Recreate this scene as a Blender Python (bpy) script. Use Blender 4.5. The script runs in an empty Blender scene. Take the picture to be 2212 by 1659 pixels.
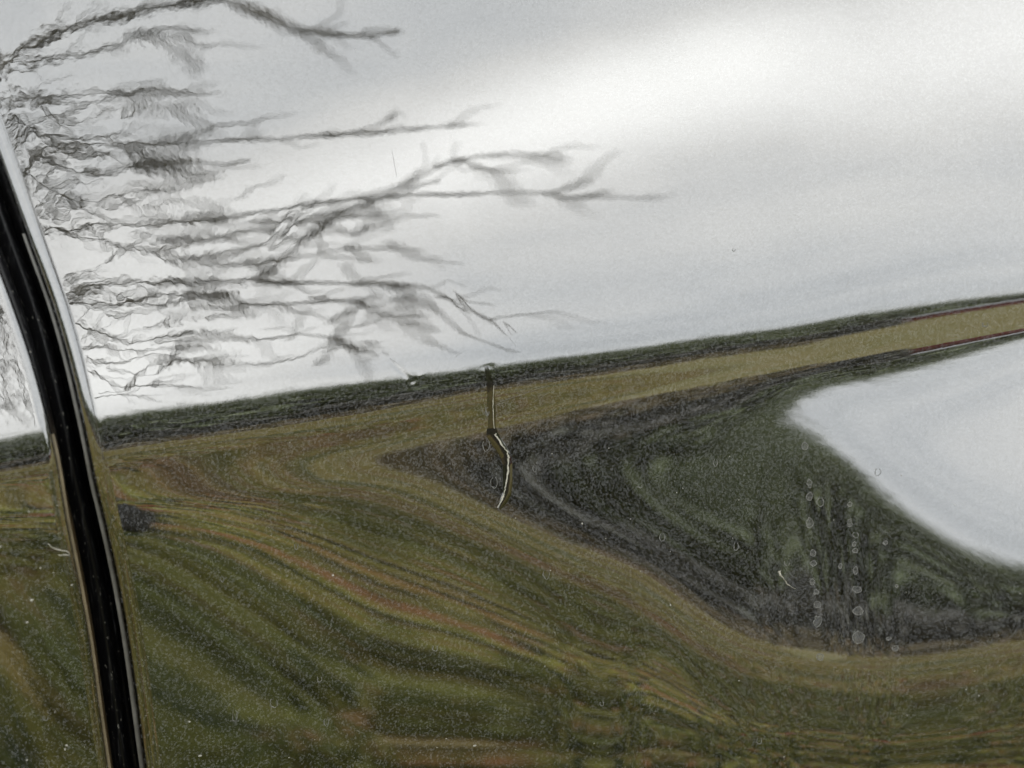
import bpy, bmesh, math, random
import numpy as np
from mathutils import Vector, Matrix

random.seed(7)
RNG = np.random.default_rng(11)
SC = bpy.context.scene

# soft cloud banks of the overcast sky: azimuth, elevation, widths (degrees), brightness
CLOUDS = [(30, 31, 11, 4.0, .42), (40, 33, 8, 3.6, .24), (53, 31, 12, 5, .27), (14, 19, 7, 12, .34), (40, 24, 8, 3.5, .06), (24, 40, 9, 5, .06), (34, 11, 11, 7, -.05)]
SKY_GAIN = 10.0

# ------------------------------------------------------------------ camera, world, sun, exposure
W, H = 2212.0, 1659.0                      # the layout units the panel's styling lines are given in
HFOV = math.radians(33.0)
YAW, PITCH, DIST = math.radians(26), math.radians(20), 0.24
TARGET = np.array([0, 0, 0.85])
FWD = np.array([math.sin(YAW) * math.cos(PITCH), math.cos(YAW) * math.cos(PITCH), -math.sin(PITCH)])
RIGHT = np.cross(FWD, [0, 0, 1]); RIGHT /= np.linalg.norm(RIGHT)
UP = np.cross(RIGHT, FWD)
EYE = TARGET - DIST * FWD
PIX = math.tan(HFOV / 2) / (W / 2)

cam_data = bpy.data.cameras.new("camera")
cam = bpy.data.objects.new("camera", cam_data)
SC.collection.objects.link(cam)
cam.location = EYE
cam.rotation_euler = Vector(FWD).to_track_quat('-Z', 'Y').to_euler()
cam_data.sensor_width = 36.0
cam_data.angle = HFOV
cam_data.clip_start = 0.005
cam_data.clip_end = 2000.0
cam_data.dof.use_dof = True
cam_data.dof.focus_distance = 0.245
cam_data.dof.aperture_fstop = 28.0
SC.camera = cam

SC.view_settings.view_transform = 'Standard'
SC.view_settings.look = 'None'
SC.view_settings.gamma = 1.0
SC.view_settings.exposure = 2.4
SC.cycles.use_denoising = True
SC.cycles.max_bounces = 8
SC.cycles.sample_clamp_indirect = 8.0

SUN_EL, SUN_AZ = math.radians(42), math.radians(200)     # behind the car, to the left: the lawn is lit, the panel is not
sun_dir = Vector((math.sin(SUN_AZ + math.pi) * math.cos(SUN_EL), math.cos(SUN_AZ + math.pi) * math.cos(SUN_EL), math.sin(SUN_EL)))
sun_data = bpy.data.lights.new("sun", 'SUN')
sun_data.energy = 1.3
sun_data.angle = math.radians(14)
sun_data.color = (1.0, 0.95, 0.88)
sun = bpy.data.objects.new("sun", sun_data)
SC.collection.objects.link(sun)
sun.rotation_euler = sun_dir.to_track_quat('Z', 'Y').to_euler()


class NT:
    """small node-tree helper"""
    def __init__(self, tree):
        self.t = tree; tree.nodes.clear()

    def n(self, typ, ins=None, **kw):
        nd = self.t.nodes.new(typ)
        for k, v in kw.items():
            setattr(nd, k, v)
        for k, v in (ins or {}).items():
            self.put(nd.inputs[k], v)
        return nd

    def put(self, sock, v):
        if isinstance(v, bpy.types.NodeSocket):
            self.t.links.new(v, sock)
        else:
            sock.default_value = v

    def m(self, op, a, b=0.0, c=0.0, clamp=False):
        nd = self.t.nodes.new('ShaderNodeMath'); nd.operation = op; nd.use_clamp = clamp
        self.put(nd.inputs[0], a); self.put(nd.inputs[1], b); self.put(nd.inputs[2], c)
        return nd.outputs[0]

    def vm(self, op, a, b=(0, 0, 0), scale=None):
        nd = self.t.nodes.new('ShaderNodeVectorMath'); nd.operation = op
        self.put(nd.inputs[0], a); self.put(nd.inputs[1], b)
        if scale is not None:
            self.put(nd.inputs['Scale'], scale)
        return nd.outputs[0]

    def mix(self, f, a, b):
        nd = self.t.nodes.new('ShaderNodeMix'); nd.data_type = 'RGBA'
        self.put(nd.inputs[0], f); self.put(nd.inputs[6], a); self.put(nd.inputs[7], b)
        return nd.outputs[2]

    def noise(self, vec, scale, detail=3.0, rough=0.5):
        nd = self.n('ShaderNodeTexNoise', {'Scale': scale, 'Detail': detail, 'Roughness': rough})
        self.put(nd.inputs['Vector'], vec)
        return nd

    def ramp(self, f, lo, hi, smooth=True):
        nd = self.n('ShaderNodeMapRange', {'From Min': lo, 'From Max': hi})
        nd.interpolation_type = 'SMOOTHSTEP' if smooth else 'LINEAR'
        self.put(nd.inputs['Value'], f)
        return nd.outputs[0]


world = bpy.data.worlds.new("World")
SC.world = world
world.use_nodes = True
w = NT(world.node_tree)
sky = w.n('ShaderNodeTexSky', sky_type='NISHITA', sun_disc=False)
sky.sun_elevation = SUN_EL
sky.sun_rotation = SUN_AZ + math.pi
sky.air_density = 1.0; sky.dust_density = 2.0; sky.ozone_density = 1.0
geo = w.n('ShaderNodeTexCoord')
dirv = geo.outputs['Generated']
sep = w.n('ShaderNodeSeparateXYZ', {0: dirv})
wn = w.noise(dirv, 3.2, 3.0, 0.55)
wsep = w.n('ShaderNodeSeparateColor', {0: wn.outputs['Color']})
DEG = 180 / math.pi
# azimuth from -Y towards +X and elevation, both in degrees, gently warped so that clouds have loose edges
az = w.m('ADD', w.m('MULTIPLY', w.m('ARCTAN2', sep.outputs[0], w.m('MULTIPLY', sep.outputs[1], -1)), DEG),
         w.m('MULTIPLY', w.m('SUBTRACT', wsep.outputs[0], .5), 14))
el = w.m('ADD', w.m('MULTIPLY', w.m('ARCSINE', sep.outputs[2]), DEG),
         w.m('MULTIPLY', w.m('SUBTRACT', wsep.outputs[1], .5), 8))
cl = w.noise(w.vm('MULTIPLY', dirv, (1, 1, 2.4)), 2.6, 5.0, 0.55)
val = w.m('ADD', 0.50, w.m('MULTIPLY', w.ramp(cl.outputs[0], .3, .7), .14))
for a0, e0, sa, se, amp in CLOUDS:
    qa = w.m('POWER', w.m('DIVIDE', w.m('SUBTRACT', az, a0), sa), 2)
    qe = w.m('POWER', w.m('DIVIDE', w.m('SUBTRACT', el, e0), se), 2)
    g = w.m('EXPONENT', w.m('MULTIPLY', w.m('ADD', qa, qe), -1))
    val = w.m('ADD', val, w.m('MULTIPLY', g, amp))
val = w.m('MAXIMUM', val, .3)
tint = w.mix(w.ramp(val, .48, .72), (0.95, 0.985, 1.0, 1), (1.0, 1.0, 0.97, 1))
cloud = w.vm('SCALE', tint, scale=w.m('MULTIPLY', val, SKY_GAIN))
col = w.mix(0.95, sky.outputs[0], cloud)
bg = w.n('ShaderNodeBackground', {'Color': col, 'Strength': 0.1})
out = w.n('ShaderNodeOutputWorld', {'Surface': bg.outputs[0]})

# ------------------------------------------------------------------ the car's side: one sculpted surface
# The styling of the flank is given as its slope: along every section of the flank, the angle its shine looks up or down to
# (zero = level with the horizon).  The sheet metal is found by integrating that slope outward from the crease line,
# which lies on the plane y = 0 at 0.85 m.
def view_dirs(X, Y):
    u = (X - W / 2) * PIX; v = -(Y - H / 2) * PIX
    d = FWD + u[..., None] * RIGHT + v[..., None] * UP
    return d / np.linalg.norm(d, axis=-1, keepdims=True)


def pchip(xk, yk, x):
    h = np.diff(xk); dl = np.diff(yk) / h
    m = np.zeros_like(yk)
    m[0], m[-1] = dl[0], dl[-1]
    for i in range(1, len(xk) - 1):
        if dl[i - 1] * dl[i] > 0:
            w1 = 2 * h[i] + h[i - 1]; w2 = h[i] + 2 * h[i - 1]
            m[i] = (w1 + w2) / (w1 / dl[i - 1] + w2 / dl[i])
    i = np.clip(np.searchsorted(xk, x) - 1, 0, len(xk) - 2)
    t = (x - xk[i]) / h[i]; tc = np.clip(t, 0, 1)
    v = ((2 * tc**3 - 3 * tc**2 + 1) * yk[i] + (tc**3 - 2 * tc**2 + tc) * h[i] * m[i]
         + (-2 * tc**3 + 3 * tc**2) * yk[i + 1] + (tc**3 - tc**2) * h[i] * m[i + 1])
    return v + np.where(t < 0, t * h[i] * m[0], 0) + np.where(t > 1, (t - 1) * h[i] * m[-1], 0)


def curve(pts, x):
    p = np.array(pts, float)
    return pchip(p[:, 0], p[:, 1], x)


C_SHOULDER = [(-300,990),(0,948),(125,925),(215,905),(300,893),(500,868),(700,838),(900,815),(1060,793),(1300,764),(1500,736),(1700,712),(1900,681),(2100,652),(2212,637),(2500,600)]
C_CREASE = [(-300,1070),(0,1022),(125,998),(215,978),(300,962),(500,934),(700,903),(900,868),(1060,839),(1200,820),(1400,790),(1600,757),(1700,742),(1900,703),(2100,668),(2212,650),(2500,604)]
C_UNDER = [(-300,1060),(0,1045),(300,1020),(600,1006),(760,994),(830,985),(924,961),(1068,934),(1212,897),(1416,858),(1632,820),(1776,794),(1956,760),(2212,716),(2500,668)]
C_SCOOP = [(-300,1110),(0,1098),(300,1070),(600,1045),(760,1020),(830,1010),(960,1055),(1068,1105),(1140,1132),(1212,1170),(1356,1215),(1416,1262),(1524,1335),(1596,1370),(1668,1388),(1776,1402),(1920,1415),(2028,1405),(2212,1376),(2500,1330)]
C_BLADE_A = [(1650,884),(1722,837),(1848,812),(1956,790),(2064,761),(2172,733),(2300,702),(2500,655)]
C_BLADE_B = [(1650,884),(1722,931),(1776,956),(1848,1017),(1920,1089),(2010,1159),(2064,1195),(2136,1228),(2212,1248),(2500,1290)]
A_TREE = [(-300,7),(1300,7),(1650,6.5),(1800,5.6),(2212,3.6),(2500,3.2)]
A_TREE_LOW = 6.0
A_BAND = [(-300,-9),(300,-8),(830,-7),(1068,-6),(1300,-5),(1500,-4),(1800,-3),(2212,-2.6),(2500,-2.5)]
A_LEFT = [(-300,-14),(0,-12.5),(300,-10.5),(500,-7.5),(700,-3.6),(830,-1.2),(860,-1.2),(2500,-1.2)]
A_FOOT = [(-300,-1.2),(1500,-1.2),(1800,-.75),(2500,-.65)]
A_PEAK = [(800,-1.5),(840,-1.35),(960,-.75),(1060,.35),(1140,1.5),(1400,4.2),(1600,5.5),(1655,6.2),(1700,7.4),(1850,12),(2000,16),(2212,20),(2500,24)]
XG = np.arange(-2080, 3660, 4.0)
IMID = int((0 - XG[0]) // 4)
DE = 2.0
ETA = np.arange(-1230, 1240 + DE, DE); J0 = int(round(1230 / DE))


def smooth(A, sig, ax=0):
    n = int(3 * sig) + 1; k = np.exp(-.5 * (np.arange(-n, n + 1) / sig)**2); k /= k.sum()
    pad = [(0, 0)] * A.ndim; pad[ax] = (n, n)
    B = np.pad(A, pad, mode='reflect', reflect_type='odd')
    out = np.zeros_like(A)
    for i, q in enumerate(k):
        sl = [slice(None)] * A.ndim; sl[ax] = slice(i, i + A.shape[ax])
        out += q * B[tuple(sl)]
    return out


def slope_field(YY):
    XC = np.clip(XG, -300, 2500)
    E = np.zeros((len(YY), len(XG)))
    sh, cr, un, sc = [curve(c, XC) for c in (C_SHOULDER, C_CREASE, C_UNDER, C_SCOOP)]
    ba, bb = curve(C_BLADE_A, XC), curve(C_BLADE_B, XC)
    at, ab, al, ap, fo = [curve(c, XC) for c in (A_TREE, A_BAND, A_LEFT, A_PEAK, A_FOOT)]
    for i, x in enumerate(XC):
        if i and x == XC[i - 1]:
            E[:, i] = E[:, i - 1]; continue
        tp = np.interp(x, [600, 2300], [1, .80])
        k = [(sh[i]-1250,52*tp),(sh[i]-900,45.5*tp),(sh[i]-650,38.5*tp),(sh[i]-400,30*(.5+.5*tp)),(sh[i]-120,at[i]+11.5),(sh[i]-30,at[i]+4.6),(sh[i],at[i]),(cr[i],fo[i])]
        k.append(((cr[i] + un[i]) / 2, ab[i] if x > 0 else min(ab[i], al[i] * .7)))
        if x < 830:
            k += [(un[i], al[i]), ((un[i] + sc[i]) / 2, al[i] - .25), (sc[i], al[i] - .6)]
        elif x < 1690:
            k += [(un[i], fo[i]), ((un[i] + sc[i]) / 2 if x < 1400 else un[i] + (sc[i] - un[i]) * (.5 - .35 * (x - 1400) / 290), ap[i]), (sc[i], fo[i])]
        else:
            k += [(un[i], fo[i]), (ba[i], at[i]), ((ba[i] + bb[i]) / 2, max(ap[i], A_TREE_LOW + .3)), (bb[i], A_TREE_LOW), (sc[i], -1.1)]
        e = k[-1][1]
        k += [(sc[i] + 50, e - 4.2), (sc[i] + 150, e - 9.5), (max(1659, sc[i] + 260), min(-25, e - 14)), (2000, -38), (2600, -46)]
        k = np.array(k)
        E[:, i] = pchip(k[:, 0], k[:, 1], np.maximum(YY, -90))
    return smooth(smooth(E, 6, 1), 2.2, 0)


def build_flank():
    YY = np.arange(-420, 2420, 3.2)
    E = slope_field(YY)
    yc = smooth(curve(C_CREASE, np.clip(XG, -300, 2500)) + np.where(XG > 2500, (XG - 2500) * -.16, 0) + np.where(XG < -300, (XG + 300) * -.16, 0), 6)
    shift = yc - curve(C_CREASE, np.clip(XG, -300, 2500))
    nx = len(XG)
    Y2 = yc[None] + ETA[:, None]
    E2 = np.stack([np.interp(Y2[:, i] - shift[i], YY, E[:, i]) for i in range(nx)], 1)
    E2 = smooth(E2, 12, 1)
    sinE = np.sin(np.radians(E2))
    X2 = np.broadcast_to(XG[None], Y2.shape)
    d = view_dirs(X2, Y2); dE = np.gradient(d, ETA, axis=0)
    t = np.zeros_like(E2)
    t[J0] = -EYE[1] / d[J0][:, 1]
    base = np.log(t[J0])

    def rate(j, tj):
        dj = d[j]; P = EYE + tj[:, None] * dj
        T = smooth(np.gradient(P, XG, axis=0), 5)
        T /= np.linalg.norm(T, axis=1, keepdims=True)
        B = np.array([0, 0, 1]) - T * T[:, 2:3]; B /= np.linalg.norm(B, axis=1, keepdims=True)
        A = np.cross(T, B); A *= np.where(A[:, 1:2] > 0, -1, 1)
        lo = np.full(nx, -1.2); hi = np.full(nx, 1.35)
        for _ in range(32):
            m = .5 * (lo + hi)
            n = np.cos(m)[:, None] * A + np.sin(m)[:, None] * B
            up = dj[:, 2] - 2 * (dj * n).sum(1) * n[:, 2] < sinE[j]
            lo = np.where(up, m, lo); hi = np.where(up, hi, m)
        return -(dE[j] * n).sum(1) / (dj * n).sum(1)

    for s in (1, -1):
        j = J0
        while 0 <= j + s < len(ETA):
            g = rate(j, t[j])
            g2 = rate(j + s, t[j] * np.exp(g * DE * s))
            q = np.log(t[j]) + .5 * (g + g2) * DE * s - base
            t[j + s] = np.exp(base + smooth(q, .5))
            j += s
    return yc, t


CREASE_Y, DEPTH = build_flank()


def cubic_at(A, x):
    """cubic interpolation of row A (on XG) at x"""
    q = (x - XG[0]) / 4.0
    i = np.clip(np.floor(q).astype(int), 1, len(XG) - 3); f = q - i
    a, b, c, e = A[i - 1], A[i], A[i + 1], A[i + 2]
    return (b + .5 * f * (c - a + f * (2 * a - 5 * b + 4 * c - e + f * (3 * (b - c) + e - a))))


def flank_points(X, Y):
    """points on the flank and their outward normals, at layout coordinates X, Y (arrays)"""
    X = np.atleast_1d(np.asarray(X, float)); Y = np.atleast_1d(np.asarray(Y, float))

    def pt(X, Y):
        eta = Y - cubic_at(CREASE_Y, X)
        q = np.clip((eta - ETA[0]) / DE, 0, len(ETA) - 1.001); j = q.astype(int); f = q - j
        qi = np.clip((X - XG[0]) / 4.0, 0, len(XG) - 1.001); i = qi.astype(int); g = qi - i
        t = (DEPTH[j, i] * (1 - f) * (1 - g) + DEPTH[j + 1, i] * f * (1 - g) + DEPTH[j, i + 1] * (1 - f) * g + DEPTH[j + 1, i + 1] * f * g)
        return EYE + t[:, None] * view_dirs(X, Y)
    P = pt(X, Y)
    n = np.cross(pt(X + 3, Y) - pt(X - 3, Y), pt(X, Y - 3) - pt(X, Y + 3))
    n /= np.linalg.norm(n, axis=1, keepdims=True)
    n *= np.where(n[:, 1:2] > 0, -1, 1)
    return P, n


def mirrored(X, Y):
    """where the flank shows the world at X, Y: start points and directions"""
    P, n = flank_points(X, Y)
    d = view_dirs(np.atleast_1d(np.asarray(X, float)), np.atleast_1d(np.asarray(Y, float)))
    return P, d - 2 * (d * n).sum(1, keepdims=True) * n

# ------------------------------------------------------------------ helpers
COL = SC.collection


def mesh_np(name, verts, quads, mat=None, origin=(0, 0, 0), attrs=None, smooth_shade=True, tris=None):
    me = bpy.data.meshes.new(name)
    v = (np.asarray(verts, float) - np.asarray(origin, float)).astype(np.float32)
    q = np.asarray(quads, np.int32).reshape(-1, 4) if quads is not None and len(quads) else np.zeros((0, 4), np.int32)
    t = np.asarray(tris, np.int32).reshape(-1, 3) if tris is not None and len(tris) else np.zeros((0, 3), np.int32)
    me.vertices.add(len(v)); me.vertices.foreach_set('co', v.ravel())
    loops = np.concatenate([q.ravel(), t.ravel()])
    me.loops.add(len(loops)); me.loops.foreach_set('vertex_index', loops)
    tot = np.concatenate([np.full(len(q), 4, np.int32), np.full(len(t), 3, np.int32)])
    start = np.concatenate([[0], np.cumsum(tot)[:-1]]).astype(np.int32)
    me.polygons.add(len(tot)); me.polygons.foreach_set('loop_start', start); me.polygons.foreach_set('loop_total', tot)
    me.polygons.foreach_set('use_smooth', np.full(len(tot), smooth_shade))
    for k, a in (attrs or {}).items():
        at = me.attributes.new(k, 'FLOAT', 'POINT'); at.data.foreach_set('value', np.asarray(a, np.float32).ravel())
    me.update(); me.validate()
    if mat:
        me.materials.append(mat)
    return me


def put(name, me, parent=None, loc=(0, 0, 0), **props):
    o = bpy.data.objects.new(name, me)
    COL.objects.link(o)
    o.location = loc
    if parent is not None:
        o.parent = parent
        p, acc = parent, Vector((0, 0, 0))
        while p is not None:
            acc += p.location; p = p.parent
        o.location = Vector(loc) - acc
    for k, v in props.items():
        o[k] = v
    return o


def empty(name, loc, **props):
    return put(name, None, None, loc, **props)


def grid_quads(r, c, flip=False):
    i = np.arange(r * c).reshape(r, c)
    q = np.stack([i[:-1, :-1], i[:-1, 1:], i[1:, 1:], i[1:, :-1]], -1).reshape(-1, 4)
    return q[:, ::-1] if flip else q


def new_mat(name):
    m = bpy.data.materials.new(name); m.use_nodes = True
    return m, NT(m.node_tree)


def finish(nt, shader):
    nt.n('ShaderNodeOutputMaterial', {'Surface': shader})


def simple(name, colr, rough=.7, var=.25, scale=8.0, ior=1.45):
    m, s = new_mat(name)
    tc = s.n('ShaderNodeTexCoord').outputs['Object']
    nz = s.noise(tc, scale, 4, .6)
    f = s.ramp(nz.outputs[0], .25, .75)
    a = [c * (1 - var) for c in colr] + [1]; b = [min(1, c * (1 + var)) for c in colr] + [1]
    p = s.n('ShaderNodeBsdfPrincipled', {'Base Color': s.mix(f, a, b), 'Roughness': rough, 'IOR': ior})
    finish(s, p.outputs[0])
    return m


# ------------------------------------------------------------------ materials of the car
def make_paint():
    m, s = new_mat("dark_metallic_paint")
    tc = s.n('ShaderNodeTexCoord').outputs['Object']
    g = s.n('ShaderNodeNewGeometry')
    N = g.outputs['Normal']
    # metal flakes under the lacquer: two sizes of cell, each cell a facet with its own tilt
    v = s.n('ShaderNodeTexVoronoi', {'Vector': tc, 'Scale': 5200.0}, feature='F1')
    rnd = s.vm('SCALE', s.vm('SUBTRACT', v.outputs['Color'], (.5, .5, .5)), scale=1.15)
    fn = s.vm('NORMALIZE', s.vm('ADD', N, rnd))
    sp = s.n('ShaderNodeSeparateColor', {0: v.outputs['Color']})
    v2 = s.n('ShaderNodeTexVoronoi', {'Vector': tc, 'Scale': 7000.0}, feature='F1')
    sp2 = s.n('ShaderNodeSeparateColor', {0: v2.outputs['Color']})
    bright = s.m('ADD', s.m('MULTIPLY', s.ramp(sp.outputs[0], .3, 1.0), .009), s.m('MULTIPLY', s.ramp(sp2.outputs[1], .93, .995), .006))
    big = s.noise(tc, 60, 3, .6)
    bright = s.m('MULTIPLY', s.m('ADD', bright, .020), s.m('ADD', .7, s.m('MULTIPLY', big.outputs[0], .6)))
    cc = s.n('ShaderNodeCombineColor', {0: bright, 1: bright, 2: s.m('MULTIPLY', bright, .98)})
    # lacquer: orange peel everywhere, stronger where the metal is folded at the shut line
    ed = s.n('ShaderNodeAttribute', attribute_name='edge').outputs['Fac']
    pe = s.noise(tc, 430, 1.8, .5)
    pe2 = s.noise(tc, 1500, 2, .5)
    b1 = s.n('ShaderNodeBump', {'Strength': 1.0, 'Distance': 1.0,
             'Height': s.m('ADD', s.m('MULTIPLY', pe.outputs[0], s.m('ADD', 1.6e-6, s.m('MULTIPLY', ed, 1.35e-5))),
                           s.m('MULTIPLY', pe2.outputs[0], s.m('ADD', 0.45e-6, s.m('MULTIPLY', ed, 1.2e-6))))})
    # faint film of dust: lifts and roughens the lacquer in soft patches
    du = s.noise(tc, 45, 5, .65)
    du2 = s.noise(s.vm('MULTIPLY', tc, (1, 1, .35)), 900, 2, .6)
    film = s.m('MULTIPLY', s.ramp(du.outputs[0], .35, .8), s.ramp(du2.outputs[0], .45, .75))
    p = s.n('ShaderNodeBsdfPrincipled', {'Base Color': cc.outputs[0], 'Metallic': 1.0, 'Roughness': .22, 'Normal': fn,
            'Coat Weight': 1.0, 'Coat IOR': 2.4, 'Coat Roughness': 0.012, 'Coat Normal': b1.outputs[0]})
    d = s.n('ShaderNodeBsdfDiffuse', {'Color': (.30, .29, .26, 1), 'Normal': N})
    mx = s.n('ShaderNodeMixShader', {0: s.m('MULTIPLY', film, .014), 1: p.outputs[0], 2: d.outputs[0]})
    finish(s, mx.outputs[0])
    return m


def make_rubber():
    m, s = new_mat("black_rubber")
    tc = s.n('ShaderNodeTexCoord').outputs['Object']
    st = s.noise(s.vm('MULTIPLY', tc, (1, 1, .06)), 2600, 3, .6)
    f = s.ramp(st.outputs[0], .56, .74)
    sp = s.noise(s.vm('MULTIPLY', tc, (1, 1, .5)), 2400, 2, .5)
    f2 = s.ramp(sp.outputs[0], .66, .73)
    lip = s.n('ShaderNodeAttribute', attribute_name='lip').outputs['Fac']
    dn = s.noise(tc, 900, 4, .6)
    soil = s.m('MULTIPLY', lip, s.m('ADD', .55, s.m('MULTIPLY', dn.outputs[0], .8)))
    base = s.mix(s.m('MULTIPLY', f, .22), (.004, .004, .005, 1), (.22, .22, .22, 1))
    base = s.mix(s.m('MULTIPLY', f2, .7), base, (.30, .29, .26, 1))
    base = s.mix(soil, base, (.050, .034, .016, 1))
    p = s.n('ShaderNodeBsdfPrincipled', {'Base Color': base, 'Roughness': .42, 'IOR': 1.35})
    finish(s, p.outputs[0])
    return m


PAINT = make_paint()
RUBBER = make_rubber()
RESIDUE = simple("dried_mineral_residue", (.095, .095, .088), .8, .3, 3000)
CHALK = simple("pale_dried_crust", (.26, .25, .21), .8, .3, 3000)
DUST = simple("pale_dust", (.24, .235, .21), .85, .4, 5000)


def make_sap():
    m, s = new_mat("dark_dried_sap")
    tc = s.n('ShaderNodeTexCoord').outputs['Object']
    nz = s.noise(tc, 500, 2, .5)
    b = s.n('ShaderNodeBump', {'Strength': 1.0, 'Distance': 1.0, 'Height': s.m('MULTIPLY', nz.outputs[0], 1.2e-5)})
    p = s.n('ShaderNodeBsdfPrincipled', {'Base Color': (.006, .005, .003, 1), 'Roughness': .05, 'IOR': 1.9, 'Normal': b.outputs[0]})
    p.inputs['Coat Weight'].default_value = 0.0
    finish(s, p.outputs[0])
    return m


SAP = make_sap()

# a thin film that lets the paint show through between its crusted rim
def make_film():
    m, s = new_mat("thin_mineral_film")
    tc = s.n('ShaderNodeTexCoord').outputs['Object']
    nz = s.noise(tc, 1800, 3, .6)
    t = s.n('ShaderNodeBsdfTransparent')
    d = s.n('ShaderNodeBsdfDiffuse', {'Color': (.20, .20, .19, 1)})
    mx = s.n('ShaderNodeMixShader', {0: s.m('ADD', .08, s.m('MULTIPLY', s.ramp(nz.outputs[0], .35, .7), .26)), 1: t.outputs[0], 2: d.outputs[0]})
    finish(s, mx.outputs[0])
    return m


FILM = make_film()

# ------------------------------------------------------------------ the two painted panels and the seal between them
E_RIGHT = [(342,0),(531,67),(675,118),(765,144),(891,174),(981,193),(1062,209),(1107,220),(1242,250),(1386,276),(1656,313)]
E_LEFT = [(571,0),(668,36),(776,72),(909,108),(985,126),(1128,150),(1163,157),(1278,180),(1404,202),(1548,222),(1659,238)]

fine = np.unique(np.concatenate([np.arange(J0 - 560, J0 + 541, 2), np.arange(J0 - 75, J0 + 121, 1)]))
coarse = np.concatenate([np.arange(2, J0 - 560, 8), np.arange(J0 + 548, len(ETA) - 1, 8)])
ROWS = np.unique(np.concatenate([fine, coarse]))


def edge_x(pts, j):
    x = np.full(1, curve(pts, np.array([CREASE_Y[IMID] + ETA[j]]))[0])
    for _ in range(25):
        y = cubic_at(CREASE_Y, np.clip(x, XG[2], XG[-4])) + ETA[j]
        x = .5 * x + .5 * curve(pts, y)
    return float(x[0])


def spread(r_px, total):
    s, st = [r_px], 1.0
    while s[-1] < total:
        st = min(st * 1.07, 3.6) if s[-1] < total - 560 else st * 1.09
        s.append(s[-1] + st)
    return np.array(s)


DENTS = [  # X, Y, long axis angle, sigma along, sigma across, depth (mm)
    (866, 801, .74, 24, 3.0, .015), (893, 823, -.5, 9, 4, .013), (910, 811, -.7, 9, 4, -.008),
    (1052, 792, -.15, 12, 5, .009), (1066, 800, 1.3, 10, 4, .012), (1050, 776, -.4, 12, 4, .006),
    (1100, 716, .9, 24, 4, .004), (985, 640, .9, 30, 4, .004), (610, 500, -.9, 40, 5, .004)]


def panel(side, pts, r_px, r_mm, wall_mm, extent):
    th = np.linspace(math.pi / 2, 0, 16)[:-1]
    s_roll = r_px * (1 - np.sin(th)); d_roll = r_mm * (1 - np.cos(th))
    s = np.concatenate([s_roll, spread(r_px, 2700 if side > 0 else 700)])
    dep = np.concatenate([d_roll, np.zeros(len(s) - len(s_roll))])
    P = np.zeros((len(ROWS), len(s), 3)); XX = np.zeros((len(ROWS), len(s)))
    for a, j in enumerate(ROWS):
        xe = edge_x(pts, j)
        room = abs(extent - xe) - s[-1]
        x = xe + side * (s + room * (s / s[-1])**3)
        t = cubic_at(DEPTH[j], x)
        y = cubic_at(CREASE_Y, x) + ETA[j]
        P[a] = EYE + t[:, None] * view_dirs(x, y); XX[a] = x
    N = np.cross(np.gradient(P, axis=1), np.gradient(P, axis=0))
    N /= np.linalg.norm(N, axis=-1, keepdims=True)
    N *= np.where(N[..., 1:2] > 0, -1, 1)
    YYv = np.stack([cubic_at(CREASE_Y, XX[a]) + ETA[j] for a, j in enumerate(ROWS)])
    h = np.zeros(XX.shape)
    for (cx, cy, ang, sa, sb, dm) in DENTS:
        u = (XX - cx) * math.cos(ang) + (YYv - cy) * math.sin(ang); v = -(XX - cx) * math.sin(ang) + (YYv - cy) * math.cos(ang)
        h += dm * 1e-3 * np.exp(-.5 * ((u / sa)**2 + (v / sb)**2))
    Q = P - N * (dep[None, :, None] * 1e-3 + h[..., None])
    inward = -N[:, :1]
    wall = np.array([wall_mm, wall_mm * .66, wall_mm * .33, .5])
    lead = Q[:, :1] + inward * wall[None, :, None] * 1e-3
    Q = np.concatenate([lead, Q], 1)
    ed = np.concatenate([np.ones(4), np.exp(-np.maximum(s - r_px, 0) / 230.0)])
    ed = np.broadcast_to(ed[None], Q.shape[:2])
    up_fade = np.clip((1150 - np.concatenate([YYv[:, :1].repeat(4, 1), YYv], 1)) / 500, .12, 1)
    fq = grid_quads(*Q.shape[:2], flip=(side > 0))
    yy = np.concatenate([YYv[:, :1].repeat(4, 1), YYv], 1).ravel()
    return Q, ed * up_fade, fq[yy[fq].max(1) > -70]      # the panel ends a little above the picture


car = empty("car", (0.0, 0.75, 0.0), label="dark glossy metallic car whose creased flank mirrors bare branches, sky and a lawn", category="car")
ORG = (0.0, 0.0, 0.85)
Q, ed, fq = panel(1, E_RIGHT, 34, 1.5, 13, 3600)
door = put("door", mesh_np("door", Q.reshape(-1, 3), fq, PAINT, ORG, {'edge': ed}), car, ORG,
           label="large panel right of the black shut line, with the crease and the scoop")
Q, ed, fq = panel(-1, E_LEFT, 28, 1.2, 13, -2030)
fender = put("fender", mesh_np("fender", Q.reshape(-1, 3), fq, PAINT, ORG, {'edge': ed}), car, ORG,
             label="narrow strip of panel left of the black shut line")


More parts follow.
